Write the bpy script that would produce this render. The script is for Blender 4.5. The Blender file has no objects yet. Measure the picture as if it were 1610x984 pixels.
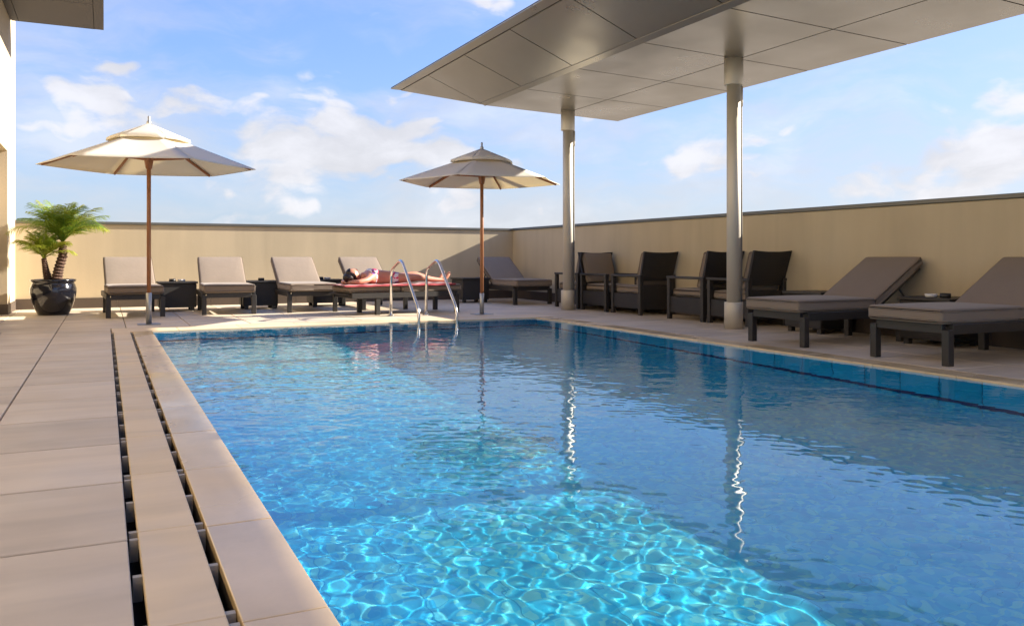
import bpy, bmesh, math, random
import numpy as np
from mathutils import Vector, Matrix, Euler
R = math.radians
random.seed(7); rng = np.random.default_rng(7)
scn = bpy.context.scene
col = scn.collection

# ------------------------------------------------------------------ camera
YAW = R(26.0)
cam_d = bpy.data.cameras.new('camera'); cam = bpy.data.objects.new('camera', cam_d); col.objects.link(cam)
cam.location = (0, 0, 0.9); cam.rotation_euler = (R(90), 0, -YAW)
cam_d.sensor_width = 36; cam_d.lens = 1313 / 1610 * 36; cam_d.shift_y = -88 / 1610
cam_d.clip_start = 0.05; cam_d.clip_end = 6000
scn.camera = cam

# ------------------------------------------------------------------ sky and sun
SUN = Vector((1.0, -0.14, 0.43)).normalized()          # towards the sun
SUN_EL = math.asin(SUN.z); SUN_AZ = math.atan2(SUN.x, SUN.y)
world = bpy.data.worlds.new('World'); scn.world = world; world.use_nodes = True
def cam_dir(px, py):
    v = Vector((math.sin(YAW), math.cos(YAW), 0)) + Vector((math.cos(YAW), -math.sin(YAW), 0)) * ((px - 805) / 1313) + Vector((0, 0, (404 - py) / 1313))
    return v.normalized()
def build_sky():
    nt = world.node_tree; N = nt.nodes; L = nt.links; N.clear()
    def n(t, **k):
        x = N.new(t)
        for a, b in k.items(): setattr(x, a, b)
        return x
    def math_(op, a, b=None):
        x = n('ShaderNodeMath', operation=op)
        for i, v in enumerate((a, b)):
            if v is None: continue
            if isinstance(v, (int, float)): x.inputs[i].default_value = v
            else: L.new(v, x.inputs[i])
        return x.outputs[0]
    def vmath(op, a, b=None):
        x = n('ShaderNodeVectorMath', operation=op)
        for i, v in enumerate((a, b)):
            if v is None: continue
            if isinstance(v, (tuple, Vector)): x.inputs[i].default_value = v
            else: L.new(v, x.inputs[i])
        return x
    def maprange(v, a, b, c, d, smooth=True):
        x = n('ShaderNodeMapRange'); x.interpolation_type = 'SMOOTHSTEP' if smooth else 'LINEAR'
        L.new(v, x.inputs[0])
        for i, q in enumerate((a, b, c, d)): x.inputs[i + 1].default_value = q
        return x.outputs[0]
    sky = n('ShaderNodeTexSky', sky_type='NISHITA', sun_disc=False, sun_elevation=SUN_EL, sun_rotation=SUN_AZ,
            altitude=50, air_density=1.0, dust_density=1.2, ozone_density=3.0)
    tc = n('ShaderNodeTexCoord'); d = tc.outputs['Generated']
    sep = n('ShaderNodeSeparateXYZ'); L.new(d, sep.inputs[0])
    # warp the direction a little so cloud outlines billow
    wn = n('ShaderNodeTexNoise'); wn.inputs['Scale'].default_value = 9; wn.inputs['Detail'].default_value = 3
    L.new(d, wn.inputs['Vector'])
    w = vmath('SCALE', vmath('SUBTRACT', wn.outputs['Color'], (0.5, 0.5, 0.5)).outputs[0]); w.inputs['Scale'].default_value = 0.06
    dw = vmath('ADD', d, w.outputs[0]).outputs[0]
    flat = vmath('MULTIPLY', dw, (1, 1, 2.1)).outputs[0]
    nz = n('ShaderNodeTexNoise'); nz.inputs['Scale'].default_value = 7.5; nz.inputs['Detail'].default_value = 9
    nz.inputs['Roughness'].default_value = 0.56; L.new(flat, nz.inputs['Vector'])
    big = n('ShaderNodeTexNoise'); big.inputs['Scale'].default_value = 2.6; big.inputs['Detail'].default_value = 3
    L.new(flat, big.inputs['Vector'])
    dens = math_('ADD', math_('MULTIPLY', nz.outputs['Fac'], 0.62), math_('MULTIPLY', big.outputs['Fac'], 0.26))
    for vs, va in ((16.0, 0.17), (36.0, 0.10)):
        vo = n('ShaderNodeTexVoronoi'); vo.feature = 'SMOOTH_F1'; vo.inputs['Scale'].default_value = vs; vo.inputs['Smoothness'].default_value = 0.6
        L.new(flat, vo.inputs['Vector'])
        dens = math_('ADD', dens, math_('MULTIPLY', math_('SUBTRACT', 0.42, vo.outputs['Distance']), va))
    # clouds stand in a belt above the horizon, all the way round, and a few gather where the photograph has them
    belt = maprange(sep.outputs[2], 0.30, 0.05, 0.0, 0.062)
    dens = math_('ADD', dens, belt)
    blobs = [(165, 110, .085, .12), (130, 165, .12, .10), (215, 95, .05, .10), (400, 215, .16, .09), (640, 205, .15, .12), (480, 250, .14, .09),
             (780, 25, .10, .10), (700, 270, .14, .07), (930, 205, .08, .10), (1130, 265, .13, .11), (1375, 268, .075, .13), (1540, 225, .12, .14), (1600, 140, .05, .12), (330, 190, .11, .10), (560, 230, .13, .10), (250, 190, .10, .08), (1060, 290, .10, .08), (1480, 290, .16, .08)]
    for px, py, rad, amt in blobs:
        c = cam_dir(px, py)
        v = vmath('MULTIPLY', vmath('SUBTRACT', dw, tuple(c)).outputs[0], (1, 1, 1.7)).outputs[0]
        ln = vmath('LENGTH', v).outputs['Value']
        dens = math_('ADD', dens, maprange(ln, 0.0, rad, amt, 0.0))
    mask = maprange(dens, 0.522, 0.65, 0.0, 0.88)
    thin = n('ShaderNodeTexNoise'); thin.inputs['Scale'].default_value = 3.4; thin.inputs['Detail'].default_value = 7; thin.inputs['Roughness'].default_value = 0.6
    L.new(vmath('MULTIPLY', dw, (1, 1, 3.4)).outputs[0], thin.inputs['Vector'])
    wisp = math_('MULTIPLY', maprange(thin.outputs['Fac'], 0.40, 0.66, 0.0, 0.55), maprange(sep.outputs[2], 0.42, 0.10, 0.25, 1.0))
    mask = math_('MAXIMUM', mask, wisp)
    # thin veil low down
    veil = maprange(sep.outputs[2], 0.24, -0.02, 0.0, 0.52)
    shade = maprange(nz.outputs['Fac'], 0.40, 0.68, 0.84, 1.06)
    tint = n('ShaderNodeMix', data_type='RGBA', blend_type='MULTIPLY'); tint.inputs[0].default_value = 1.0
    lum = n('ShaderNodeRGBToBW'); L.new(sky.outputs[0], lum.inputs[0])       # hazy Gulf sky: glare rolls off evenly all round
    roll = math_('DIVIDE', 1.0, math_('ADD', 1.0, math_('DIVIDE', lum.outputs[0], 3.6)))
    sv = vmath('SCALE', sky.outputs[0]); L.new(roll, sv.inputs['Scale'])
    L.new(sv.outputs[0], tint.inputs[6]); tint.inputs[7].default_value = SKY_TINT
    m1 = n('ShaderNodeMix', data_type='RGBA'); L.new(veil, m1.inputs[0]); L.new(tint.outputs[2], m1.inputs[6]); m1.inputs[7].default_value = VEIL
    cc = vmath('SCALE', CLOUD); L.new(shade, cc.inputs['Scale'])
    m2 = n('ShaderNodeMix', data_type='RGBA'); L.new(mask, m2.inputs[0]); L.new(m1.outputs[2], m2.inputs[6]); L.new(cc.outputs[0], m2.inputs[7])
    bg = n('ShaderNodeBackground'); bg.inputs[1].default_value = SKY_STRENGTH; L.new(m2.outputs[2], bg.inputs[0])
    out = n('ShaderNodeOutputWorld'); L.new(bg.outputs[0], out.inputs[0])
SKY_STRENGTH = 0.15
SKY_TINT = (0.78, 0.81, 1.03, 1)
VEIL = (1.45, 1.74, 2.18, 1)
CLOUD = (2.08, 2.05, 2.13)
build_sky()
sl = bpy.data.lights.new('sun', 'SUN'); sun = bpy.data.objects.new('sun', sl); col.objects.link(sun)
sl.energy = 5.0; sl.angle = R(0.5); sl.color = (1.0, 0.92, 0.80)
sun.rotation_euler = (-SUN).to_track_quat('-Z', 'Y').to_euler(); sun.location = SUN * 40
sl.cycles.is_caustics_light = True

scn.view_settings.view_transform = 'Standard'; scn.view_settings.look = 'None'
scn.view_settings.gamma = 1; scn.view_settings.use_curve_mapping = False
scn.view_settings.exposure = 1.58
scn.cycles.use_denoising = True
scn.cycles.max_bounces = 14; scn.cycles.transmission_bounces = 10; scn.cycles.diffuse_bounces = 7; scn.cycles.glossy_bounces = 4
scn.cycles.sample_clamp_indirect = 2.5
scn.cycles.caustics_reflective = False; scn.cycles.blur_glossy = 3.0

# ------------------------------------------------------------------ materials
def mat(name, base=(0.5, 0.5, 0.5), rough=0.6, metal=0.0, noise=None, bump=None, vary=0.0, spec=0.5, rough_noise=None, sheen=0.0, coat=0.0, streak=None):
    """noise=(scale, amount, detail) tone mottling; bump=(scale, strength, distance); vary = per-object tone"""
    m = bpy.data.materials.new(name); m.use_nodes = True
    nt = m.node_tree; N = nt.nodes; L = nt.links
    b = N['Principled BSDF']; b.inputs['Base Color'].default_value = (*base, 1)
    b.inputs['Roughness'].default_value = rough; b.inputs['Metallic'].default_value = metal
    b.inputs['Specular IOR Level'].default_value = spec
    if sheen: b.inputs['Sheen Weight'].default_value = sheen
    if coat: b.inputs['Coat Weight'].default_value = coat; b.inputs['Coat Roughness'].default_value = 0.05
    tc = N.new('ShaderNodeTexCoord'); geo = N.new('ShaderNodeNewGeometry')
    fac = None
    def madd(x, y, op='ADD'):
        q = N.new('ShaderNodeMath'); q.operation = op
        for i, v in enumerate((x, y)):
            if isinstance(v, (int, float)): q.inputs[i].default_value = v
            else: L.new(v, q.inputs[i])
        return q.outputs[0]
    if noise:
        t = N.new('ShaderNodeTexNoise'); t.inputs['Scale'].default_value = noise[0]; t.inputs['Detail'].default_value = noise[2] if len(noise) > 2 else 5
        L.new(geo.outputs['Position'], t.inputs['Vector'])
        fac = madd(madd(t.outputs['Fac'], -0.5), noise[1] * 2, 'MULTIPLY')
    if streak:                                             # (vector scale xyz, amount): drawn-out tone pattern for stains, grain and painted light bands
        mp = N.new('ShaderNodeMapping'); mp.inputs['Scale'].default_value = streak[0]; L.new(geo.outputs['Position'], mp.inputs[0])
        t = N.new('ShaderNodeTexNoise'); t.inputs['Scale'].default_value = 1; t.inputs['Detail'].default_value = 6; t.inputs['Distortion'].default_value = 0.6
        L.new(mp.outputs[0], t.inputs['Vector'])
        f2 = madd(madd(t.outputs['Fac'], -0.5), streak[1] * 2, 'MULTIPLY')
        fac = f2 if fac is None else madd(fac, f2)
    if vary:
        oi = N.new('ShaderNodeObjectInfo')
        f2 = madd(madd(oi.outputs['Random'], -0.5), vary * 2, 'MULTIPLY')
        fac = f2 if fac is None else madd(fac, f2)
    if fac is not None:
        sc = N.new('ShaderNodeVectorMath'); sc.operation = 'SCALE'; sc.inputs[0].default_value = base
        L.new(madd(fac, 1.0), sc.inputs['Scale']); L.new(sc.outputs[0], b.inputs['Base Color'])
    if rough_noise:
        t = N.new('ShaderNodeTexNoise'); t.inputs['Scale'].default_value = rough_noise[0]; t.inputs['Detail'].default_value = 4
        L.new(geo.outputs['Position'], t.inputs['Vector'])
        mr = N.new('ShaderNodeMapRange'); L.new(t.outputs['Fac'], mr.inputs[0])
        mr.inputs[1].default_value = 0.35; mr.inputs[2].default_value = 0.65; mr.inputs[3].default_value = rough_noise[1]; mr.inputs[4].default_value = rough_noise[2]
        L.new(mr.outputs[0], b.inputs['Roughness'])
    if bump:
        t = N.new('ShaderNodeTexNoise'); t.inputs['Scale'].default_value = bump[0]; t.inputs['Detail'].default_value = 4
        L.new(tc.outputs['Object'], t.inputs['Vector'])
        bp = N.new('ShaderNodeBump'); bp.inputs['Strength'].default_value = bump[1]; bp.inputs['Distance'].default_value = bump[2]
        L.new(t.outputs['Fac'], bp.inputs['Height']); L.new(bp.outputs[0], b.inputs['Normal'])
    return m
def weave_mat(name, base, scale, rough=0.5, strength=0.7, dist=0.004):
    m = mat(name, base, rough)
    nt = m.node_tree; N = nt.nodes; L = nt.links; b = N['Principled BSDF']
    tc = N.new('ShaderNodeTexCoord'); outs = []
    for ax in ('X', 'Y', 'Z'):
        w = N.new('ShaderNodeTexWave'); w.wave_type = 'BANDS'; w.bands_direction = ax; w.inputs['Scale'].default_value = scale
        w.inputs['Distortion'].default_value = 0.4; L.new(tc.outputs['Object'], w.inputs['Vector']); outs.append(w.outputs['Fac'])
    q = N.new('ShaderNodeMath'); q.operation = 'MULTIPLY'; L.new(outs[0], q.inputs[0]); L.new(outs[2], q.inputs[1])
    q2 = N.new('ShaderNodeMath'); q2.operation = 'MAXIMUM'; L.new(q.outputs[0], q2.inputs[0])
    q3 = N.new('ShaderNodeMath'); q3.operation = 'MULTIPLY'; L.new(outs[1], q3.inputs[0]); L.new(outs[2], q3.inputs[1]); L.new(q3.outputs[0], q2.inputs[1])
    bp = N.new('ShaderNodeBump'); bp.inputs['Strength'].default_value = strength; bp.inputs['Distance'].default_value = dist
    L.new(q2.outputs[0], bp.inputs['Height']); L.new(bp.outputs[0], b.inputs['Normal'])
    mr = N.new('ShaderNodeMapRange'); L.new(q2.outputs[0], mr.inputs[0]); mr.inputs[3].default_value = 0.75; mr.inputs[4].default_value = 1.3
    sc = N.new('ShaderNodeVectorMath'); sc.operation = 'SCALE'; sc.inputs[0].default_value = base
    L.new(mr.outputs[0], sc.inputs['Scale']); L.new(sc.outputs[0], b.inputs['Base Color'])
    return m
M = {}
M['stone'] = mat('deck_stone', (0.68, 0.56, 0.415), 0.55, noise=(1.7, 0.12, 8), vary=0.10, bump=(60, 0.15, 0.002), streak=((1.2, 6.0, 2.0), 0.22), rough_noise=(2.2, 0.42, 0.68))  # streak paints soft bands of reflected light into the tile colour
M['coping'] = mat('coping_stone', (0.75, 0.56, 0.32), 0.4, noise=(2.3, 0.20, 8), vary=0.08, bump=(26, 0.22, 0.003), streak=((3.0, 1.3, 2.0), 0.24), rough_noise=(0.8, 0.05, 0.42))
M['slab'] = mat('drain_slab_stone', (0.76, 0.59, 0.37), 0.5, noise=(2.0, 0.1, 8), vary=0.06, bump=(55, 0.12, 0.002), streak=((1.0, 5.0, 2.0), 0.24), rough_noise=(2.0, 0.35, 0.6))  # wavy light reflections on the slabs are put into the colour by streak
M['mortar'] = mat('mortar', (0.075, 0.06, 0.048), 0.9, noise=(6, 0.2))
M['channel'] = mat('channel_concrete', (0.055, 0.045, 0.036), 0.8, noise=(5, 0.3))
M['spacer'] = mat('spacer_plastic', (0.36, 0.33, 0.28), 0.5)
M['plaster'] = mat('wall_plaster', (0.56, 0.465, 0.315), 0.85, noise=(0.9, 0.13, 9), bump=(35, 0.25, 0.004), streak=((3.0, 3.0, 0.30), 0.15), spec=0.25)
M['plaster_b'] = mat('building_plaster', (0.48, 0.395, 0.275), 0.85, noise=(1.3, 0.06, 8), bump=(35, 0.2, 0.004), spec=0.25)
M['cap'] = mat('wall_cap_metal', (0.16, 0.16, 0.145), 0.45, 0.5, noise=(3, 0.15))
M['skirt'] = mat('skirting_stone', (0.085, 0.062, 0.046), 0.55, noise=(3, 0.2), vary=0.05)
M['soffit'] = mat('soffit_aluminium', (0.365, 0.333, 0.28), 0.33, 0.7, noise=(0.8, 0.04, 3), vary=0.035, rough_noise=(1.1, 0.27, 0.38))
M['soffit_b'] = mat('overhang_soffit', (0.055, 0.043, 0.032), 0.6, 0.0, noise=(0.8, 0.05, 3))  # soffit metal with the shade under the overhang darkened into its base colour
M['joint'] = mat('panel_joint', (0.05, 0.043, 0.035), 0.8)
M['roof'] = mat('roof_sheet', (0.55, 0.52, 0.47), 0.5, 0.3, noise=(1, 0.05))
M['steel'] = mat('satin_column_metal', (0.64, 0.59, 0.50), 0.62, 0.5)
M['chrome'] = mat('ladder_steel', (0.72, 0.71, 0.69), 0.14, 1.0)
M['sleeve'] = mat('sleeve_steel', (0.42, 0.42, 0.41), 0.4, 0.8)
M['wood'] = mat('umbrella_wood', (0.33, 0.135, 0.055), 0.4, noise=(14, 0.18, 6), streak=((40, 40, 2), 0.15))
M['canvas'] = mat('umbrella_canvas', (0.84, 0.82, 0.755), 0.85, noise=(3, 0.03), bump=(9, 0.12, 0.01), spec=0.2)
M['frame'] = mat('dark_frame', (0.030, 0.026, 0.023), 0.45, noise=(9, 0.15), bump=(60, 0.1, 0.001))
M['wicker'] = weave_mat('dark_wicker', (0.026, 0.022, 0.019), 22, 0.5)
M['cushion'] = mat('cushion_fabric', (0.245, 0.19, 0.143), 0.9, noise=(5, 0.05), bump=(7, 0.25, 0.02), spec=0.2, sheen=0.15, vary=0.03)
M['glaze'] = mat('black_glaze', (0.008, 0.008, 0.012), 0.12, coat=0.5, noise=(4, 0.2), bump=(14, 0.06, 0.004))
M['soil'] = mat('soil', (0.035, 0.022, 0.014), 0.95, bump=(30, 0.8, 0.02))
M['bark'] = mat('palm_bark', (0.085, 0.045, 0.028), 0.9, noise=(20, 0.35), bump=(24, 0.8, 0.02))
M['white'] = mat('white_ceramic', (0.75, 0.74, 0.72), 0.3)
M['pipe_paint'] = mat('pipe_paint', (0.27, 0.255, 0.23), 0.7, spec=0.2)
M['dark'] = mat('dark_plastic', (0.02, 0.018, 0.017), 0.4)
M['towel'] = mat('red_towel', (0.33, 0.045, 0.055), 0.95, noise=(18, 0.25), bump=(70, 0.5, 0.004), sheen=0.3, spec=0.1)
M['skin'] = mat('skin', (0.56, 0.25, 0.16), 0.42, noise=(7, 0.06))
M['skin'].node_tree.nodes['Principled BSDF'].inputs['Subsurface Weight'].default_value = 0.12
M['skin'].node_tree.nodes['Principled BSDF'].inputs['Subsurface Radius'].default_value = (0.02, 0.008, 0.004)
M['hair'] = mat('dark_hair', (0.018, 0.010, 0.008), 0.4, bump=(60, 0.6, 0.004))
def mosaic(name, a, b, c, pitch=0.031):
    m = mat(name, a, 0.22); nt = m.node_tree; N = nt.nodes; L = nt.links
    geo = N.new('ShaderNodeNewGeometry')
    sn = N.new('ShaderNodeVectorMath'); sn.operation = 'SNAP'; sn.inputs[1].default_value = (pitch,) * 3
    off = N.new('ShaderNodeVectorMath'); off.operation = 'ADD'; off.inputs[1].default_value = (0.003, 0.003, 0.0171)
    L.new(geo.outputs['Position'], off.inputs[0]); L.new(off.outputs[0], sn.inputs[0])
    wn = N.new('ShaderNodeTexWhiteNoise'); wn.noise_dimensions = '3D'; L.new(sn.outputs[0], wn.inputs['Vector'])
    cr = N.new('ShaderNodeValToRGB'); L.new(wn.outputs['Value'], cr.inputs[0]); e = cr.color_ramp.elements
    e[0].color = (*a, 1); e[1].color = (*c, 1); x = e.new(0.6); x.color = (*b, 1)
    oi = N.new('ShaderNodeObjectInfo'); mr = N.new('ShaderNodeMapRange'); L.new(oi.outputs['Random'], mr.inputs[0]); mr.inputs[3].default_value = 0.93; mr.inputs[4].default_value = 1.06
    sc = N.new('ShaderNodeVectorMath'); sc.operation = 'SCALE'; L.new(cr.outputs[0], sc.inputs[0]); L.new(mr.outputs[0], sc.inputs['Scale'])
    L.new(sc.outputs[0], N['Principled BSDF'].inputs['Base Color']); return m
M['tile'] = mosaic('pool_mosaic', (0.02, 0.52, 0.86), (0.06, 0.66, 0.92), (0.20, 0.80, 0.86))
M['navy'] = mat('navy_tile', (0.010, 0.035, 0.16), 0.25, vary=0.1)
M['grout'] = mat('pool_grout', (0.04, 0.52, 0.78), 0.8)
M['grout_w'] = mat('wall_grout', (0.006, 0.07, 0.17), 0.8)
M['tile_w'] = mat('wall_tile', (0.03, 0.62, 0.92), 0.25, vary=0.10, noise=(9, 0.10, 3))
M['ground'] = mat('far_ground', (0.34, 0.29, 0.22), 0.95, noise=(0.02, 0.2))
def leaf_mat():
    m = bpy.data.materials.new('palm_leaf'); m.use_nodes = True
    nt = m.node_tree; N = nt.nodes; L = nt.links; b = N['Principled BSDF']; b.inputs['Roughness'].default_value = 0.45
    oi = N.new('ShaderNodeObjectInfo'); cr = N.new('ShaderNodeValToRGB'); L.new(oi.outputs['Random'], cr.inputs[0])
    cr.color_ramp.elements[0].color = (0.13, 0.25, 0.025, 1); cr.color_ramp.elements[1].color = (0.42, 0.43, 0.04, 1)
    L.new(cr.outputs[0], b.inputs['Base Color'])
    t = N.new('ShaderNodeBsdfTranslucent'); L.new(cr.outputs[0], t.inputs[0])
    mx = N.new('ShaderNodeMixShader'); mx.inputs[0].default_value = 0.35
    L.new(b.outputs[0], mx.inputs[1]); L.new(t.outputs[0], mx.inputs[2]); L.new(mx.outputs[0], N['Material Output'].inputs[0])
    return m
M['leaf'] = leaf_mat()
def canvas_translucent():
    m = M['canvas']; nt = m.node_tree; N = nt.nodes; L = nt.links; b = N['Principled BSDF']
    t = N.new('ShaderNodeBsdfTranslucent'); t.inputs[0].default_value = (0.86, 0.76, 0.55, 1)
    mx = N.new('ShaderNodeMixShader'); mx.inputs[0].default_value = 0.38
    L.new(b.outputs[0], mx.inputs[1]); L.new(t.outputs[0], mx.inputs[2]); L.new(mx.outputs[0], N['Material Output'].inputs[0])
canvas_translucent()
def water_mat():
    m = bpy.data.materials.new('pool_water'); m.use_nodes = True
    nt = m.node_tree; N = nt.nodes; L = nt.links; N.remove(N['Principled BSDF'])
    g = N.new('ShaderNodeBsdfGlass'); g.inputs['IOR'].default_value = 1.333; g.inputs['Roughness'].default_value = 0.0
    g.inputs['Color'].default_value = (0.93, 0.985, 1.0, 1)
    L.new(g.outputs[0], N['Material Output'].inputs[0])
    return m
M['water'] = water_mat()
def bikini_mat():
    m = mat('floral_fabric', (0.7, 0.6, 0.6), 0.8); nt = m.node_tree; N = nt.nodes; L = nt.links
    v = N.new('ShaderNodeTexVoronoi'); v.inputs['Scale'].default_value = 22; tc = N.new('ShaderNodeTexCoord'); L.new(tc.outputs['Object'], v.inputs['Vector'])
    cr = N.new('ShaderNodeValToRGB'); cr.color_ramp.interpolation = 'CONSTANT'; e = cr.color_ramp.elements
    e[0].color = (0.62, 0.06, 0.13, 1); e[1].position = 0.35; e[1].color = (0.75, 0.70, 0.72, 1)
    x = e.new(0.62); x.color = (0.16, 0.08, 0.32, 1); x = e.new(0.8); x.color = (0.78, 0.72, 0.72, 1)
    L.new(v.outputs['Color'], cr.inputs[0]); L.new(cr.outputs[0], N['Principled BSDF'].inputs['Base Color'])
    return m
M['bikini'] = bikini_mat()

# ------------------------------------------------------------------ builders
def link(name, me, m=None, parent=None, loc=(0, 0, 0), rot=(0, 0, 0), smooth=False):
    o = bpy.data.objects.new(name, me); col.objects.link(o); o.location = loc; o.rotation_euler = rot
    if m is not None and len(me.materials) == 0: me.materials.append(M[m] if isinstance(m, str) else m)
    if parent: o.parent = parent
    return o
def finish(bm, name, smooth=False):
    bmesh.ops.recalc_face_normals(bm, faces=bm.faces)
    me = bpy.data.meshes.new(name); bm.to_mesh(me); bm.free()
    if smooth: me.polygons.foreach_set('use_smooth', [True] * len(me.polygons))
    return me
def add_box(bm, c, s, rot=None, bevel=0.0, seg=1):
    r = bmesh.ops.create_cube(bm, size=1.0); vs = r['verts']
    bmesh.ops.scale(bm, vec=s, verts=vs)
    if bevel:
        es = list({e for v in vs for e in v.link_edges})
        q = bmesh.ops.bevel(bm, geom=es, offset=bevel, segments=seg, profile=0.5, affect='EDGES')
        vs = list({v for f in q['faces'] for v in f.verts} | {v for v in vs if v.is_valid})
    if rot is not None: bmesh.ops.rotate(bm, cent=(0, 0, 0), matrix=Euler(rot).to_matrix(), verts=vs)
    bmesh.ops.translate(bm, vec=c, verts=vs)
    return vs
_cache = {}
def box_mesh(name, s, bevel=0.0, seg=1, m=None, smooth=False):
    k = (name, tuple(round(x, 4) for x in s), bevel, seg, m)
    if k not in _cache:
        bm = bmesh.new(); add_box(bm, (0, 0, 0), s, None, bevel, seg); me = finish(bm, name, smooth)
        if m: me.materials.append(M[m])
        _cache[k] = me
    return _cache[k]
def box(name, lo, hi, m, parent=None, bevel=0.0, seg=1, smooth=False):
    s = [hi[i] - lo[i] for i in range(3)]; c = [(hi[i] + lo[i]) / 2 for i in range(3)]
    return link(name, box_mesh(name, s, bevel, seg, m, smooth), m, parent, c)
def tube(bm, pts, rad, seg=12, cap=True):
    pts = [Vector(p) for p in pts]; n = len(pts)
    rads = rad if isinstance(rad, (list, tuple)) else [rad] * n
    rings = []; up = None
    for i, p in enumerate(pts):
        t = (pts[min(i + 1, n - 1)] - pts[max(i - 1, 0)]).normalized()
        if up is None:
            a = Vector((0, 0, 1)) if abs(t.z) < 0.9 else Vector((1, 0, 0)); up = t.cross(a).normalized()
        else: up = (up - t * up.dot(t)).normalized()
        b = t.cross(up)
        rings.append([bm.verts.new(p + (up * math.cos(2 * math.pi * k / seg) + b * math.sin(2 * math.pi * k / seg)) * rads[i]) for k in range(seg)])
    for i in range(n - 1):
        for k in range(seg):
            bm.faces.new((rings[i][k], rings[i][(k + 1) % seg], rings[i + 1][(k + 1) % seg], rings[i + 1][k]))
    if cap: bm.faces.new(rings[0][::-1]); bm.faces.new(rings[-1])
def tube_obj(name, pts, rad, m, parent=None, seg=12, smooth=True, loc=(0, 0, 0)):
    bm = bmesh.new(); tube(bm, pts, rad, seg); me = finish(bm, name, smooth)
    return link(name, me, m, parent, loc)
def lathe_obj(name, prof, m, parent=None, seg=40, loc=(0, 0, 0), smooth=True):
    bm = bmesh.new(); rings = []
    for r, z in prof: rings.append([bm.verts.new((r * math.cos(2 * math.pi * k / seg), r * math.sin(2 * math.pi * k / seg), z)) for k in range(seg)])
    for i in range(len(prof) - 1):
        for k in range(seg): bm.faces.new((rings[i][k], rings[i][(k + 1) % seg], rings[i + 1][(k + 1) % seg], rings[i + 1][k]))
    bm.faces.new(rings[0][::-1]); bm.faces.new(rings[-1])
    return link(name, finish(bm, name, smooth), m, parent, loc)
def bezier_path(pts, r=0.12, n=6):
    """polyline with rounded corners"""
    pts = [Vector(p) for p in pts]; out = [pts[0]]
    for i in range(1, len(pts) - 1):
        a, b, c = pts[i - 1], pts[i], pts[i + 1]
        d1 = min(r, (a - b).length * 0.48); d2 = min(r, (c - b).length * 0.48)
        p = b + (a - b).normalized() * d1; q = b + (c - b).normalized() * d2
        for k in range(n + 1):
            t = k / n; out.append(p * (1 - t) ** 2 + b * 2 * t * (1 - t) + q * t * t)
    out.append(pts[-1]); return out
def thing(name, label, cat, loc=(0, 0, 0), rz=0, group=None):
    o = bpy.data.objects.new(name, None); col.objects.link(o); o.location = loc; o.rotation_euler = (0, 0, rz); o.empty_display_size = 0.1
    return tag(o, label, cat, group)
def tag(o, label=None, cat=None, group=None, kind=None):
    if label: o['label'] = label
    if cat: o['category'] = cat
    if group: o['group'] = group
    if kind: o['kind'] = kind
    return o
def children_of(o): return [c for c in bpy.data.objects if c.parent == o]
def dup(o, parent=None, **k):
    c = o.copy(); col.objects.link(c); c.parent = parent
    for ch in children_of(o): dup(ch, c)
    return c
def place(proto, used, loc, rz, label, group):
    o = dup(proto) if used else proto
    o.location = loc; o.rotation_euler = (0, 0, rz); o['label'] = label; o['group'] = group
    return o

# ------------------------------------------------------------------ layout numbers (metres; y runs along the pool, x towards the right wall)
PX0, PX1, PY0, PY1 = 0.51, 5.82, -1.6, 11.10          # pool inside
XW, YW = 8.07, 16.5                                   # faces of right and far parapets
XB = -1.37                                            # face of the building on the left
YN = -3.0                                             # near end of what is built
DEPTH = 1.4; ZW = -0.018

# ------------------------------------------------------------------ ground far below and the deck
g = box('ground', (-2500, -2500, -26), (2500, 2500, -25), 'ground'); tag(g, kind='structure')
deck = thing('deck', None, None); tag(deck, kind='structure')
def deck_piece(lo, hi): box('deck_bed', (lo[0], lo[1], -0.6), (hi[0], hi[1], -0.022), 'mortar', deck)
deck_piece((XB - 0.6, YN), (0.05, 17.0)); deck_piece((0.0501, 11.66), (8.4, 17.0)); deck_piece((6.12, YN), (8.4, 11.6599)); 
def pave(x0, x1, y0, y1, sx, sy, jx=0.0, jy=0.0, gap=0.010):
    """stone tiles on a grid that passes through (jx, jy)"""
    i0 = math.floor((x0 - jx) / sx); j0 = math.floor((y0 - jy) / sy)
    i = i0
    while jx + i * sx < x1 - 1e-4:
        j = j0
        while jy + j * sy < y1 - 1e-4:
            a, b = max(x0, jx + i * sx), min(x1, jx + (i + 1) * sx); c, d = max(y0, jy + j * sy), min(y1, jy + (j + 1) * sy)
            if b - a > 0.03 and d - c > 0.03:
                o = link('paving_tile', box_mesh('paving_tile', (round(b - a - gap, 3), round(d - c - 1.7 * gap, 3), 0.024), 0.003, 1, 'stone'), None, deck, ((a + b) / 2, (c + d) / 2, -0.012 + random.uniform(-0.0012, 0.0006)))
                o.rotation_euler = (random.uniform(-.0008, .0008), random.uniform(-.0008, .0008), 0)
            j += 1
        i += 1
pave(XB - 0.3, 0.07, 0.6, 11.66, 0.59, 0.765, -0.52, 2.93)
pave(XB - 0.3, 8.07, 11.66, 16.5, 0.765, 0.59, -0.52, 11.66)
pave(6.06, 8.07, 1.2, 11.66, 0.68, 0.765, 6.06, 2.93)
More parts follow.
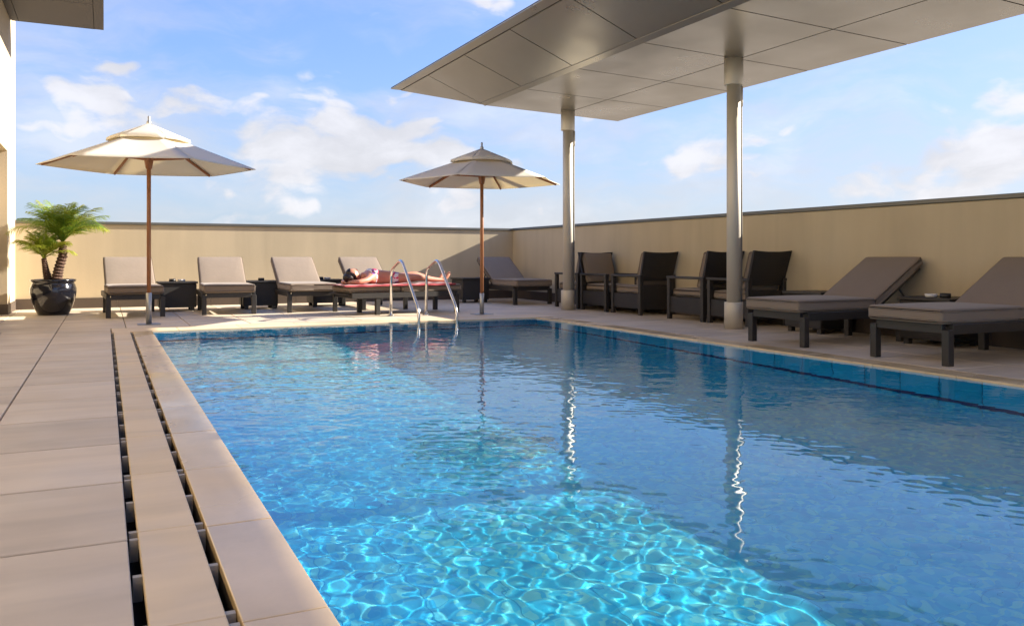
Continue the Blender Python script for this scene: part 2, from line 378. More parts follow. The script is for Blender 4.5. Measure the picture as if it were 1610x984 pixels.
# coping round the pool
cop = thing('pool_coping', None, None); tag(cop, kind='structure')
def stone_run(name, parent, m, x0, x1, y0, y1, n, along, z0=-0.03, z1=0.0, gap=0.004):
    for k in range(n):
        if along == 'y': a, b, c, d = x0, x1, y0 + (y1 - y0) * k / n, y0 + (y1 - y0) * (k + 1) / n
        else: a, b, c, d = x0 + (x1 - x0) * k / n, x0 + (x1 - x0) * (k + 1) / n, y0, y1
        gx, gy = (0, gap) if along == 'y' else (gap, 0)
        o = link(name, box_mesh(name, (round(b - a - gx, 4), round(d - c - gy, 4), z1 - z0), 0.004, 2, m), None, parent, ((a + b) / 2, (c + d) / 2, (z0 + z1) / 2 + random.uniform(-.0008, .0004)))
stone_run('coping_stone', cop, 'coping', 0.305, 0.52, -1.93, 11.11, 16, 'y')       # joints fall at y = 2.15, 2.97 ...
stone_run('coping_stone', cop, 'slab', 0.075, 6.06, 11.085, 11.655, 8, 'x')
stone_run('coping_stone', cop, 'coping', 5.80, 6.055, 0.4, 11.08, 14, 'y')
box('coping_bed', (0.31, -2.0, -0.6), (PX0 - 0.02, 11.0, -0.031), 'mortar', cop)
box('coping_bed', (0.04, PY1 + 0.02, -0.6), (6.1199, 11.6599, -0.031), 'mortar', cop)
box('coping_bed', (PX1 + 0.02, -2.0, -0.6), (6.1198, 11.1199, -0.031), 'mortar', cop)
# overflow drain: two slots with a run of slabs between them
drain = thing('overflow_drain', None, None); tag(drain, kind='structure')
box('channel', (0.0502, YN, -0.62), (0.3098, 11.1199, -0.16), 'channel', drain)
y = 2.20 - 0.795 * 3
while y < 11.0:
    y2 = min(y + 0.795, 11.08)
    link('drain_slab', box_mesh('drain_slab', (0.178, round(y2 - y - 0.005, 3), 0.03), 0.003, 1, 'slab'), None, drain, (0.186, (y + y2) / 2, -0.015))
    for f in (0.04, 0.41, 0.755):
        if y + f < 11.05:
            for xs in (0.0845, 0.289):
                link('spacer', box_mesh('spacer', (0.026, 0.022, 0.07), 0, 1, 'spacer'), None, drain, (xs, y + f, -0.0445))
    y += 0.795
box('slab_rib', (0.12, YN, -0.16), (0.25, 11.08, -0.031), 'channel', drain)

# ------------------------------------------------------------------ pool
basin = thing('pool_basin', None, None); tag(basin, kind='structure')
ZB = -DEPTH
box('basin_shell', (PX0 - 0.3, PY0 - 0.3, ZB - 0.3), (PX1 + 0.3, PY1 + 0.3, ZB - 0.0035), 'grout', basin)
box('basin_shell', (PX0 - 0.019, PY0, ZB - 0.011), (PX0 - 0.010, PY1, -0.032), 'grout_w', basin)
box('basin_shell', (PX1 + 0.010, PY0, ZB - 0.011), (PX1 + 0.019, PY1, -0.032), 'grout_w', basin)
box('basin_shell', (PX0 - 0.02, PY1 + 0.010, ZB - 0.0105), (PX1 + 0.02, PY1 + 0.019, -0.032), 'grout_w', basin)
box('basin_shell', (PX0 - 0.02, PY0 - 0.019, ZB - 0.0105), (PX1 + 0.02, PY0 - 0.010, -0.032), 'grout_w', basin)
TS = 0.354                                             # tile pitch
def tile(lo, hi, m='tile'):
    s = [hi[i] - lo[i] for i in range(3)]
    o = link('pool_tile', box_mesh('pool_tile', s, 0.002, 1, m), None, basin, [(hi[i] + lo[i]) / 2 for i in range(3)])
    return o
nx = 15; ny = int((PY1 - PY0) / TS); gp = 0.003
rest = bmesh.new()
for j in range(ny):
    for i in range(nx):
        x0 = PX0 + i * TS; y1 = PY1 - j * TS; y0 = y1 - TS
        lo, hi = (x0 + gp / 2, y0 + gp / 2, ZB - 0.010), (x0 + TS - gp / 2, y1 - gp / 2, ZB + random.uniform(-.001, .001))
        if 1.9 < y0 < 7.2: tile((lo[0], lo[1], ZB - 0.010), (hi[0], hi[1], ZB))
        else: add_box(rest, [(lo[k] + hi[k]) / 2 for k in range(3)], [hi[k] - lo[k] for k in range(3)])
rz = [(-0.034, -1.04), (-1.04, -1.17), (-1.17, ZB)]
for (a, b) in rz:                                      # wall tiles; the narrow navy band is one course
    m = 'navy' if a - b < 0.14 else 'tile_w'
    for j in range(ny):
        y1 = PY1 - j * TS; y0 = y1 - TS
        lo, hi = (PX1, y0 + 0.004, b + 0.003), (PX1 + 0.009, y1 - 0.004, a - 0.003)
        if y0 > 2.5 and a > -1.1: tile(lo, hi, m)
        else: add_box(rest, [(lo[k] + hi[k]) / 2 for k in range(3)], [hi[k] - lo[k] for k in range(3)])
        lo, hi = (PX0 - 0.009, y0 + gp / 2, b + gp / 2), (PX0, y1 - gp / 2, a - gp / 2)
        add_box(rest, [(lo[k] + hi[k]) / 2 for k in range(3)], [hi[k] - lo[k] for k in range(3)])
    for i in range(nx):
        x0 = PX0 + i * TS
        lo, hi = (x0 + gp / 2, PY1, b + gp / 2), (x0 + TS - gp / 2, PY1 + 0.009, a - gp / 2)
        if a > -1.1: tile(lo, hi, m)
        else: add_box(rest, [(lo[k] + hi[k]) / 2 for k in range(3)], [hi[k] - lo[k] for k in range(3)])
        lo, hi = (x0 + gp / 2, PY0 - 0.009, b + gp / 2), (x0 + TS - gp / 2, PY0, a - gp / 2)
        add_box(rest, [(lo[k] + hi[k]) / 2 for k in range(3)], [hi[k] - lo[k] for k in range(3)])
o = link('tile_field', finish(rest, 'tile_field'), 'tile', basin); tag(o, kind='stuff')
for o in children_of(basin):
    o.cycles.is_caustics_receiver = True

def build_water():
    step = 0.0125
    xs = np.linspace(PX0 - 0.008, PX1 + 0.008, int((PX1 - PX0) / step)); ys = np.linspace(PY0 - 0.008, PY1 + 0.008, int((PY1 - PY0) / step))
    X, Y = np.meshgrid(xs, ys); Z = np.zeros_like(X)
    r = np.random.default_rng(3)
    for lam0, lam1, n, slope in ((0.6, 1.1, 8, 0.003), (0.25, 0.45, 18, 0.008), (0.11, 0.20, 30, 0.011), (0.052, 0.098, 44, 0.019)):
        for _ in range(n):
            lam = r.uniform(lam0, lam1); k = 2 * math.pi / lam; th = r.uniform(0, 2 * math.pi); ph = r.uniform(0, 2 * math.pi)
            a = slope * math.sqrt(2.0 / n) / k
            Z += a * np.sin(k * (np.cos(th) * X + np.sin(th) * Y) + ph)
    # ripples die away in calmer patches
    calm = 0.76 + 0.30 * np.sin(0.9 * X + 0.5 * Y + 0.4) * np.sin(0.55 * Y - 0.35 * X + 1.1)
    edge = 1.0 - 0.74 * np.clip((X - 4.2) / 1.3, 0, 1) ** 1.3            # sheltered along the right wall
    Z = ZW + Z * calm * edge
    ny_, nx_ = X.shape
    co = np.stack([X, Y, Z], -1).reshape(-1, 3).astype(np.float32)
    idx = np.arange(nx_ * ny_).reshape(ny_, nx_)
    quads = np.stack([idx[:-1, :-1], idx[:-1, 1:], idx[1:, 1:], idx[1:, :-1]], -1).reshape(-1, 4)
    me = bpy.data.meshes.new('pool_water'); me.vertices.add(len(co)); me.vertices.foreach_set('co', co.ravel())
    me.loops.add(quads.size); me.loops.foreach_set('vertex_index', quads.ravel().astype(np.int32))
    me.polygons.add(len(quads)); me.polygons.foreach_set('loop_start', np.arange(0, quads.size, 4, dtype=np.int32))
    me.polygons.foreach_set('use_smooth', np.ones(len(quads), dtype=bool)); me.update(); me.validate()
    o = link('pool_water', me, 'water'); tag(o, kind='structure')
    o.cycles.is_caustics_caster = True
build_water()

# ------------------------------------------------------------------ parapets
w = thing('parapet_wall', 'long sunlit beige plaster parapet behind the row of loungers at the far end', 'wall')
box('plaster_face', (-2.2, YW, -0.5), (8.5, YW + 0.25, 1.475), 'plaster', w)
box('cap', (-2.2, YW - 0.03, 1.477), (8.5, YW + 0.28, 1.525), 'cap', w, 0.006)
for k in range(12):
    a = -1.36 + k * 0.785; box('skirting', (a, YW - 0.022, 0.0), (min(a + 0.781, 8.04), YW + 0.01, 0.18), 'skirt', w, 0.002)
w = thing('parapet_wall', 'beige plaster parapet in shade along the right side behind the armchairs', 'wall')
box('plaster_face', (XW, YN, -0.5), (XW + 0.25, YW - 0.001, 1.477), 'plaster', w)
box('cap', (XW - 0.03, YN, 1.479), (XW + 0.28, YW - 0.031, 1.528), 'cap', w, 0.006)
for k in range(18):
    a = 16.45 - (k + 1) * 0.785; box('skirting', (XW - 0.022, a + 0.004, 0.0), (XW + 0.01, a + 0.785, 0.18), 'skirt', w, 0.002)

# ------------------------------------------------------------------ building on the left
b = thing('building', 'beige plastered building corner with deep flat roof overhang at the left edge', 'building')
box('wall', (XB - 0.9, 15.20, -0.4), (XB, YW - 0.001, 7.0), 'plaster_b', b)                 # corner pier
box('wall', (XB - 0.9, YN, 2.56), (XB - 0.001, 15.1999, 7.0), 'plaster_b', b)               # wall above the opening
box('recess_wall', (XB - 0.9, YN, -0.4), (XB - 0.32, 15.1998, 2.5599), 'plaster_b', b)
box('skirting', (XB - 0.3, 15.18, 0.0), (XB + 0.012, YW - 0.026, 0.16), 'skirt', b)
box('skirting', (XB - 0.33, YN, 0.0), (XB - 0.30, 15.17, 0.16), 'skirt', b)
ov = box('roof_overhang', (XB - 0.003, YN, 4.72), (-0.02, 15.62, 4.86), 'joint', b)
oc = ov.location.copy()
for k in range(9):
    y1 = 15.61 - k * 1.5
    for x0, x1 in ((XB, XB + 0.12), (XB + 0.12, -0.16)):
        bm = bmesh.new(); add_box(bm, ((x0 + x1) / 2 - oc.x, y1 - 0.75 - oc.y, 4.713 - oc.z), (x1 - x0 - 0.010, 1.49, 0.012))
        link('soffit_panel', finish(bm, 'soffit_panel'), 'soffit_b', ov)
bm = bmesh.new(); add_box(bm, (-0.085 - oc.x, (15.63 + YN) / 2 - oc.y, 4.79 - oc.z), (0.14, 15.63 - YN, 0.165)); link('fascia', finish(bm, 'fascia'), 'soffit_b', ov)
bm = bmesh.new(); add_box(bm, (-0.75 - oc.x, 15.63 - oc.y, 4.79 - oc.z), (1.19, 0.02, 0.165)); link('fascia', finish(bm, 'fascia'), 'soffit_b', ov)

# ------------------------------------------------------------------ the big canopy on columns
can = thing('canopy', 'large wing-shaped metal canopy of satin panels on round steel columns over the right side', 'canopy')
FOLD = (5.71, 3.43); LE = (4.58, 3.885); RE = (8.36, 3.35)
def sof_z(x):
    if x < FOLD[0]: return FOLD[1] + (LE[1] - FOLD[1]) * (FOLD[0] - x) / (FOLD[0] - LE[0])
    return FOLD[1] + (RE[1] - FOLD[1]) * (x - FOLD[0]) / (RE[0] - FOLD[0])
def poly_plate(name, pts, thick, m, parent):
    """flat plate under the soffit surface: pts are (x, y) corners, lower face on the soffit plane"""
    bm = bmesh.new()
    lo = [bm.verts.new((x, y, sof_z(x))) for x, y in pts]; hi = [bm.verts.new((x, y, sof_z(x) + thick)) for x, y in pts]
    n = len(pts); bm.faces.new(lo); bm.faces.new(hi[::-1])
    for i in range(n): bm.faces.new((lo[i], lo[(i + 1) % n], hi[(i + 1) % n], hi[i]))
    return link(name, finish(bm, name), m, parent)
jy = [12.75 - 1.52 * k for k in range(11)]; gp2 = 0.020
XM = 7.16
TRIM = 0.13
for k in range(10):
    y1, y0 = jy[k] - gp2 / 2, jy[k + 1] + gp2 / 2
    poly_plate('soffit_panel', [(LE[0] + TRIM, y0), (FOLD[0] - 0.085, y0), (FOLD[0] - 0.085, y1), (LE[0] + TRIM, y1)], 0.010, 'soffit', can)
    poly_plate('soffit_panel', [(FOLD[0] + 0.008, y0), (XM - gp2 / 2, y0), (XM - gp2 / 2, y1), (FOLD[0] + 0.008, y1)], 0.010, 'soffit', can)
    poly_plate('soffit_panel', [(XM + gp2 / 2, y0), (RE[0] - 0.02, y0), (RE[0] - 0.02, y1), (XM + gp2 / 2, y1)], 0.010, 'soffit', can)
TIPY = 14.32
def end_y(x): return 12.75 + (TIPY - 12.75) * (FOLD[0] - x) / (FOLD[0] - LE[0])
poly_plate('soffit_panel', [(LE[0] + TRIM, 12.757), (FOLD[0] - 0.02, 12.757), (LE[0] + TRIM, end_y(LE[0] + TRIM) - 0.02)], 0.010, 'soffit', can)
poly_plate('edge_trim', [(LE[0], jy[-1]), (LE[0] + TRIM - gp2, jy[-1]), (LE[0] + TRIM - gp2, end_y(LE[0] + TRIM) - 0.02), (LE[0], TIPY)], 0.012, 'soffit', can)
# folded strip beside the crease: a shallow lip that catches light
bm = bmesh.new()
xa, xb = FOLD[0] - 0.078, FOLD[0] + 0.001
v = [bm.verts.new(p) for p in ((xa, jy[-1], sof_z(xa) - 0.004), (xb, jy[-1], FOLD[1] - 0.012), (xb, 12.74, FOLD[1] - 0.012), (xa, 12.74, sof_z(xa) - 0.004),
                               (xa, jy[-1], sof_z(xa) + 0.02), (xb, jy[-1], FOLD[1] + 0.02), (xb, 12.74, FOLD[1] + 0.02), (xa, 12.74, sof_z(xa) + 0.02))]
for f in ((0, 1, 2, 3), (7, 6, 5, 4), (0, 4, 5, 1), (1, 5, 6, 2), (2, 6, 7, 3), (3, 7, 4, 0)): bm.faces.new([v[i] for i in f])
link('fold_trim', finish(bm, 'fold_trim'), 'soffit', can)
# roof above: thin at the edges, deeper in the middle
bm = bmesh.new()
def roof_pt(x, y, top):
    z = sof_z(x) + 0.006
    return bm.verts.new((x, y, z + (0.03 if not top else 0.0)))
xs_ = [LE[0] + 0.004, FOLD[0], XM, RE[0] - 0.004]
near = [bm.verts.new((x, jy[-1], sof_z(x) + 0.0105)) for x in xs_]; far = [bm.verts.new((x, 12.745 if i else TIPY - 0.01, sof_z(x) + 0.0105)) for i, x in enumerate(xs_)]
th = [0.03, 0.16, 0.16, 0.05]
near_t = [bm.verts.new((x, jy[-1], sof_z(x) + th[i])) for i, x in enumerate(xs_)]; far_t = [bm.verts.new((x, 12.745 if i else TIPY - 0.01, sof_z(x) + th[i])) for i, x in enumerate(xs_)]
for i in range(3):
    bm.faces.new((near[i], near[i + 1], far[i + 1], far[i])); bm.faces.new((near_t[i], far_t[i], far_t[i + 1], near_t[i + 1]))
    bm.faces.new((near[i], near_t[i], near_t[i + 1], near[i + 1])); bm.faces.new((far[i], far[i + 1], far_t[i + 1], far_t[i]))
bm.faces.new((near[0], far[0], far_t[0], near_t[0])); bm.faces.new((near[3], near_t[3], far_t[3], far[3]))
link('roof', finish(bm, 'roof'), 'joint', can)
for yc in (12.42, 8.23, 3.5, -0.9):
    c = tube_obj('column', [(0, 0, 0.32), (0, 0, 3.1)], 0.086, 'steel', can, 40, loc=(7.12, yc, 0))
    lathe_obj('collar', [(0.08, 3.06), (0.116, 3.06), (0.119, 3.065), (0.119, 3.40), (0.08, 3.40)], 'steel', c, 40)
    lathe_obj('base_sleeve', [(0.08, 0.0), (0.116, 0.0), (0.116, 0.325), (0.112, 0.332), (0.08, 0.332)], 'steel', c, 40)
    tube_obj('drain_pipe', [(0.107, -0.012, 0.335), (0.107, -0.012, 3.0)], 0.019, 'pipe_paint', c, 12)
    tube_obj('pipe_joint', [(0.107, -0.012, 2.80), (0.107, -0.012, 3.055)], 0.027, 'steel', c, 12)

# ------------------------------------------------------------------ sun loungers
def make_lounger(flat=False):
    """foot end at y=0, head towards +y"""
    t = thing('sun_lounger', 'lounger', 'sun lounger')
    W, Lh = 0.37, 1.92
    for sx in (-1, 1):
        box('leg', (sx * W - 0.034, 0.02, 0.0), (sx * W + 0.034, 0.088, 0.30), 'frame', t, 0.004)
        box('leg', (sx * (W - 0.02) - 0.034, 1.42, 0.0), (sx * (W - 0.02) + 0.034, 1.488, 0.262), 'frame', t, 0.004)
        box('side_rail', (sx * W - 0.025, 0.089, 0.262), (sx * W + 0.025, Lh - 0.03, 0.345), 'frame', t, 0.004)
    box('end_rail', (-W + 0.035, 0.03, 0.265), (W - 0.035, 0.075, 0.342), 'frame', t, 0.004)
    box('end_rail', (-W + 0.027, Lh - 0.09, 0.265), (W - 0.027, Lh - 0.045, 0.342), 'frame', t, 0.004)
    hinge = 1.08
    n = 9 if not flat else 19
    for k in range(n):
        yy = 0.12 + k * 0.1
        box('slat', (-W + 0.026, yy, 0.318), (W - 0.026, yy + 0.055, 0.336), 'frame', t)
    c1 = link('seat_cushion', cushion_mesh(0.77, hinge, 0.115 if flat else 0.13), None, t, (0, hinge / 2 - 0.035, 0.400 if flat else 0.408))
    pm = piping_mesh(0.77, hinge)
    link('piping', pm, None, c1, (0, 0, 0.029 if flat else 0.036)); link('piping', pm, None, c1, (0, 0, -0.029 if flat else -0.036))
    ang = 0.0 if flat else R(32)
    bl = 0.86
    ca, sa = math.cos(ang), math.sin(ang)
    p0 = Vector((0, hinge - 0.02, 0.345))
    def on_back(dy, dz): return (0, p0.y + dy * ca - dz * sa, p0.z + dy * sa + dz * ca)
    cb = link('back_cushion', cushion_mesh(0.74, bl, 0.105), None, t, on_back(bl / 2 + (0.0 if flat else 0.035), 0.056), (ang, 0, 0))
    if not flat:
        bf = link('backrest_frame', box_mesh('backrest_frame', (0.68, bl - 0.04, 0.03), 0.004, 1, 'frame'), None, t, on_back(bl / 2, -0.018), (ang, 0, 0))
        for sx in (-1, 1):
            tube_obj('prop', [(sx * 0.30, p0.y + 0.48 * ca, p0.z + 0.48 * sa - 0.02), (sx * 0.30, 1.72, 0.33)], 0.011, 'frame', t, 8)
    return t
def piping_mesh(w, l):
    k = ('piping', w, l)
    if k not in _cache:
        x, y = w / 2 - 0.0005, l / 2 - 0.0005; bm = bmesh.new()
        pts = bezier_path([(0, -y, 0), (x, -y, 0), (x, y, 0), (-x, y, 0), (-x, -y, 0), (0, -y, 0)], 0.036, 5)
        tube(bm, pts, 0.0042, 6); me = finish(bm, 'piping', True); me.materials.append(M['cushion']); _cache[k] = me
    return _cache[k]
def cushion_mesh(w, l, h):
    k = ('cushion', w, l, h)
    if k not in _cache:
        bm = bmesh.new(); add_box(bm, (0, 0, 0), (w, l, h))
        bmesh.ops.subdivide_edges(bm, edges=bm.edges[:], cuts=7, use_grid_fill=True)
        for v in bm.verts:
            x, y, z = v.co.x / (w / 2), v.co.y / (l / 2), v.co.z / (h / 2)
            # pillowed top, rounded corners
            if abs(z) > 0.99:
                v.co.z += math.copysign(0.012 * (1 - x ** 4) * (1 - y ** 4) + 0.0, z) * (1 if z > 0 else 0.2)
        es = [e for e in bm.edges if len(e.link_faces) == 2 and e.calc_face_angle(0) > 0.8]
        bmesh.ops.bevel(bm, geom=es, offset=0.036, segments=4, profile=0.55, affect='EDGES')
        me = finish(bm, 'cushion', True); me.materials.append(M['cushion']); _cache[k] = me
    return _cache[k]
lg = 'grey cushioned sun loungers around the pool'
P0 = make_lounger()
far_l = [((0.42, 13.60, 0), R(2.5), 'grey cushioned sun lounger nearest the potted palm, behind the left umbrella pole'),
         ((1.75, 13.62, 0), R(-2), 'grey cushioned sun lounger right of the left umbrella pole, second from the palm'),
         ((3.05, 13.62, 0), R(0), 'grey cushioned sun lounger just left of the sunbather head, third from the palm'),
         ((4.30, 13.72, 0), R(0), 'grey cushioned sun lounger standing behind the sunbather, only its raised back showing'),
         ((7.28, 13.98, 0), R(1), 'grey cushioned sun lounger in the shaded far right corner by the parapet'),
         ((6.20, 6.56, 0), R(-90), 'large grey cushioned sun lounger right of the nearer canopy column, beside the armchairs'),
         ((6.20, 4.98, 0), R(-92), 'large grey cushioned sun lounger cut by the right edge of the photo')]
for i, (loc, rz_, lab) in enumerate(far_l): place(P0, i > 0, loc, rz_, lab, lg)
FL = make_lounger(True)
SB_A = math.atan2(0.30, 2.05)
place(FL, False, (5.20, 13.10, 0), R(90) + SB_A * 0.9, 'flat grey cushioned sun lounger lying along the pool under the sunbather', lg)

# ------------------------------------------------------------------ side tables and what stands on them
def make_table():
    t = thing('side_table', 'table', 'side table')
    box('table_body', (-0.29, -0.26, 0.06), (0.29, 0.26, 0.455), 'wicker', t, 0.008)
    box('table_top', (-0.31, -0.28, 0.457), (0.31, 0.28, 0.488), 'frame', t, 0.005)
    for sx in (-1, 1):
        for sy in (-1, 1): box('leg', (sx * 0.23 - 0.03, sy * 0.2 - 0.03, 0.0), (sx * 0.23 + 0.03, sy * 0.2 + 0.03, 0.0595), 'frame', t)
    return t
tg = 'dark wicker side tables between the loungers'
T0 = make_table()
tabs = [((1.09, 15.1, 0), 0, 'dark wicker side table between the two loungers nearest the palm'),
        ((2.42, 15.1, 0), 0, 'dark wicker side table between the second and third loungers from the palm'),
        ((3.68, 15.45, 0), 0, 'dark wicker side table half hidden behind the sunbather head'),
        ((6.56, 15.35, 0), R(3), 'dark wicker side table beside the right umbrella pole near the corner'),
        ((7.72, 7.42, 0), R(90), 'dark wicker side table between the armchairs and the first right lounger'),
        ((7.72, 5.78, 0), R(90), 'dark wicker side table between the two large loungers on the right')]
for i, (loc, rz_, lab) in enumerate(tabs): place(T0, i > 0, loc, rz_, lab, tg)
def ashtray(loc, lab):
    t = thing('ashtray', lab, 'ashtray', loc, 0, 'small dishes left on the side tables')
    lathe_obj('dish', [(0.04, 0.0), (0.056, 0.004), (0.062, 0.035), (0.054, 0.035), (0.045, 0.012), (0.01, 0.010)], 'white', t, 20)
def cup(loc, lab):
    t = thing('candle_holder', lab, 'holder', loc, 0, 'small dark holders on the side tables')
    lathe_obj('bowl', [(0.045, 0.0), (0.055, 0.005), (0.05, 0.045), (0.040, 0.045), (0.036, 0.015), (0.01, 0.012)], 'dark', t, 18)
ashtray((1.16, 15.05, 0.4885), 'small white dish on the side table nearest the palm')
cup((1.02, 15.07, 0.4885), 'small dark holder beside the white dish nearest the palm')
cup((2.46, 15.05, 0.4885), 'small dark holder on the second side table from the palm')
cup((3.58, 15.40, 0.4885), 'small dark holder behind the sunbather head')
ashtray((3.70, 15.38, 0.4885), 'small white dish on the table behind the sunbather head')
ashtray((7.60, 5.80, 0.4885), 'small white dish on the table between the two right loungers')
cup((7.63, 5.66, 0.4885), 'small dark holder beside the white dish between the right loungers')

# ------------------------------------------------------------------ wicker armchairs
def make_armchair():
    """front at y=0 facing -y, back towards +y"""
    t = thing('armchair', 'chair', 'armchair')
    W, D = 0.30, 0.82
    for sx in (-1, 1):
        box('leg', (sx * W - 0.03, 0.0, 0.0), (sx * W + 0.03, 0.06, 0.585), 'frame', t, 0.004)
        box('leg', (sx * W - 0.03, D - 0.06, 0.0), (sx * W + 0.03, D, 0.585), 'frame', t, 0.004)
        box('armrest', (sx * W - 0.035, -0.01, 0.586), (sx * W + 0.035, D + 0.01, 0.622), 'frame', t, 0.005)
        box('side_panel', (sx * W - 0.014, 0.061, 0.10), (sx * W + 0.014, D - 0.061, 0.325), 'wicker', t, 0.003)
    box('front_apron', (-W + 0.031, 0.015, 0.10), (W - 0.031, 0.045, 0.325), 'wicker', t, 0.003)
    box('back_apron', (-W + 0.031, D - 0.045, 0.09), (W - 0.031, D - 0.015, 0.46), 'wicker', t, 0.003)
    box('seat', (-W + 0.016, 0.05, 0.29), (W - 0.016, D - 0.05, 0.322), 'frame', t)
    link('seat_cushion', cushion_mesh(0.52, 0.70, 0.115), None, t, (0, 0.39, 0.385))
    # leaning back with a gently dipped top edge and an open gap under it
    bm = bmesh.new(); n = 12; fr, bk = [], []
    for q, (zz, yy) in enumerate(((0.53, D - 0.05), (0.75, D + 0.02), (0.965, D + 0.09))):
        for side, arr in ((0, fr), (0.035, bk)):
            row = []
            for k in range(n + 1):
                x = -0.30 + 0.60 * k / n; u = abs(2 * k / n - 1)
                x *= 1.0 + 0.06 * (q / 2); dz = 0.018 * u * u * (q / 2)
                row.append(bm.verts.new((x, yy + side - 0.02 * (u * u), zz + dz)))
            arr.append(row)
    for arr in (fr, bk):
        for q in range(2):
            for k in range(n): bm.faces.new((arr[q][k], arr[q][k + 1], arr[q + 1][k + 1], arr[q + 1][k]))
    for k in range(n):
        bm.faces.new((fr[0][k], fr[0][k + 1], bk[0][k + 1], bk[0][k])); bm.faces.new((fr[2][k], bk[2][k], bk[2][k + 1], fr[2][k + 1]))
    for q in range(2):
        bm.faces.new((fr[q][0], fr[q + 1][0], bk[q + 1][0], bk[q][0])); bm.faces.new((fr[q][n], bk[q][n], bk[q + 1][n], fr[q + 1][n]))
    link('backrest', finish(bm, 'backrest'), 'wicker', t)
    for sx in (-1, 1):
        bm = bmesh.new(); add_box(bm, (sx * 0.27, D - 0.045, 0.50), (0.045, 0.03, 0.16), (R(-16), 0, 0)); link('back_post', finish(bm, 'back_post'), 'frame', t)
    link('back_cushion', cushion_mesh(0.56, 0.52, 0.10), None, t, (0, D - 0.085, 0.71), (R(72), 0, 0))
    return t
cg = 'dark wicker armchairs under the canopy'
A0 = make_armchair()
chairs = [((7.68, 13.30, 0), R(180), 'dark wicker armchair farthest away, half hidden by the far canopy column'),
          ((7.68, 11.58, 0), R(0), 'dark wicker armchair turned towards the camera showing its grey back cushion'),
          ((7.71, 11.47, 0), R(180), 'dark wicker armchair seen from behind facing the grey cushion back'),
          ((7.73, 10.0, 0), R(180), 'dark wicker armchair seen from behind, partly hidden left of the nearer column'),
          ((7.75, 9.12, 0), R(180), 'dark wicker armchair seen from behind, just right of the nearer column')]
for i, (loc, rz_, lab) in enumerate(chairs): place(A0, i > 0, loc, rz_, lab, cg)

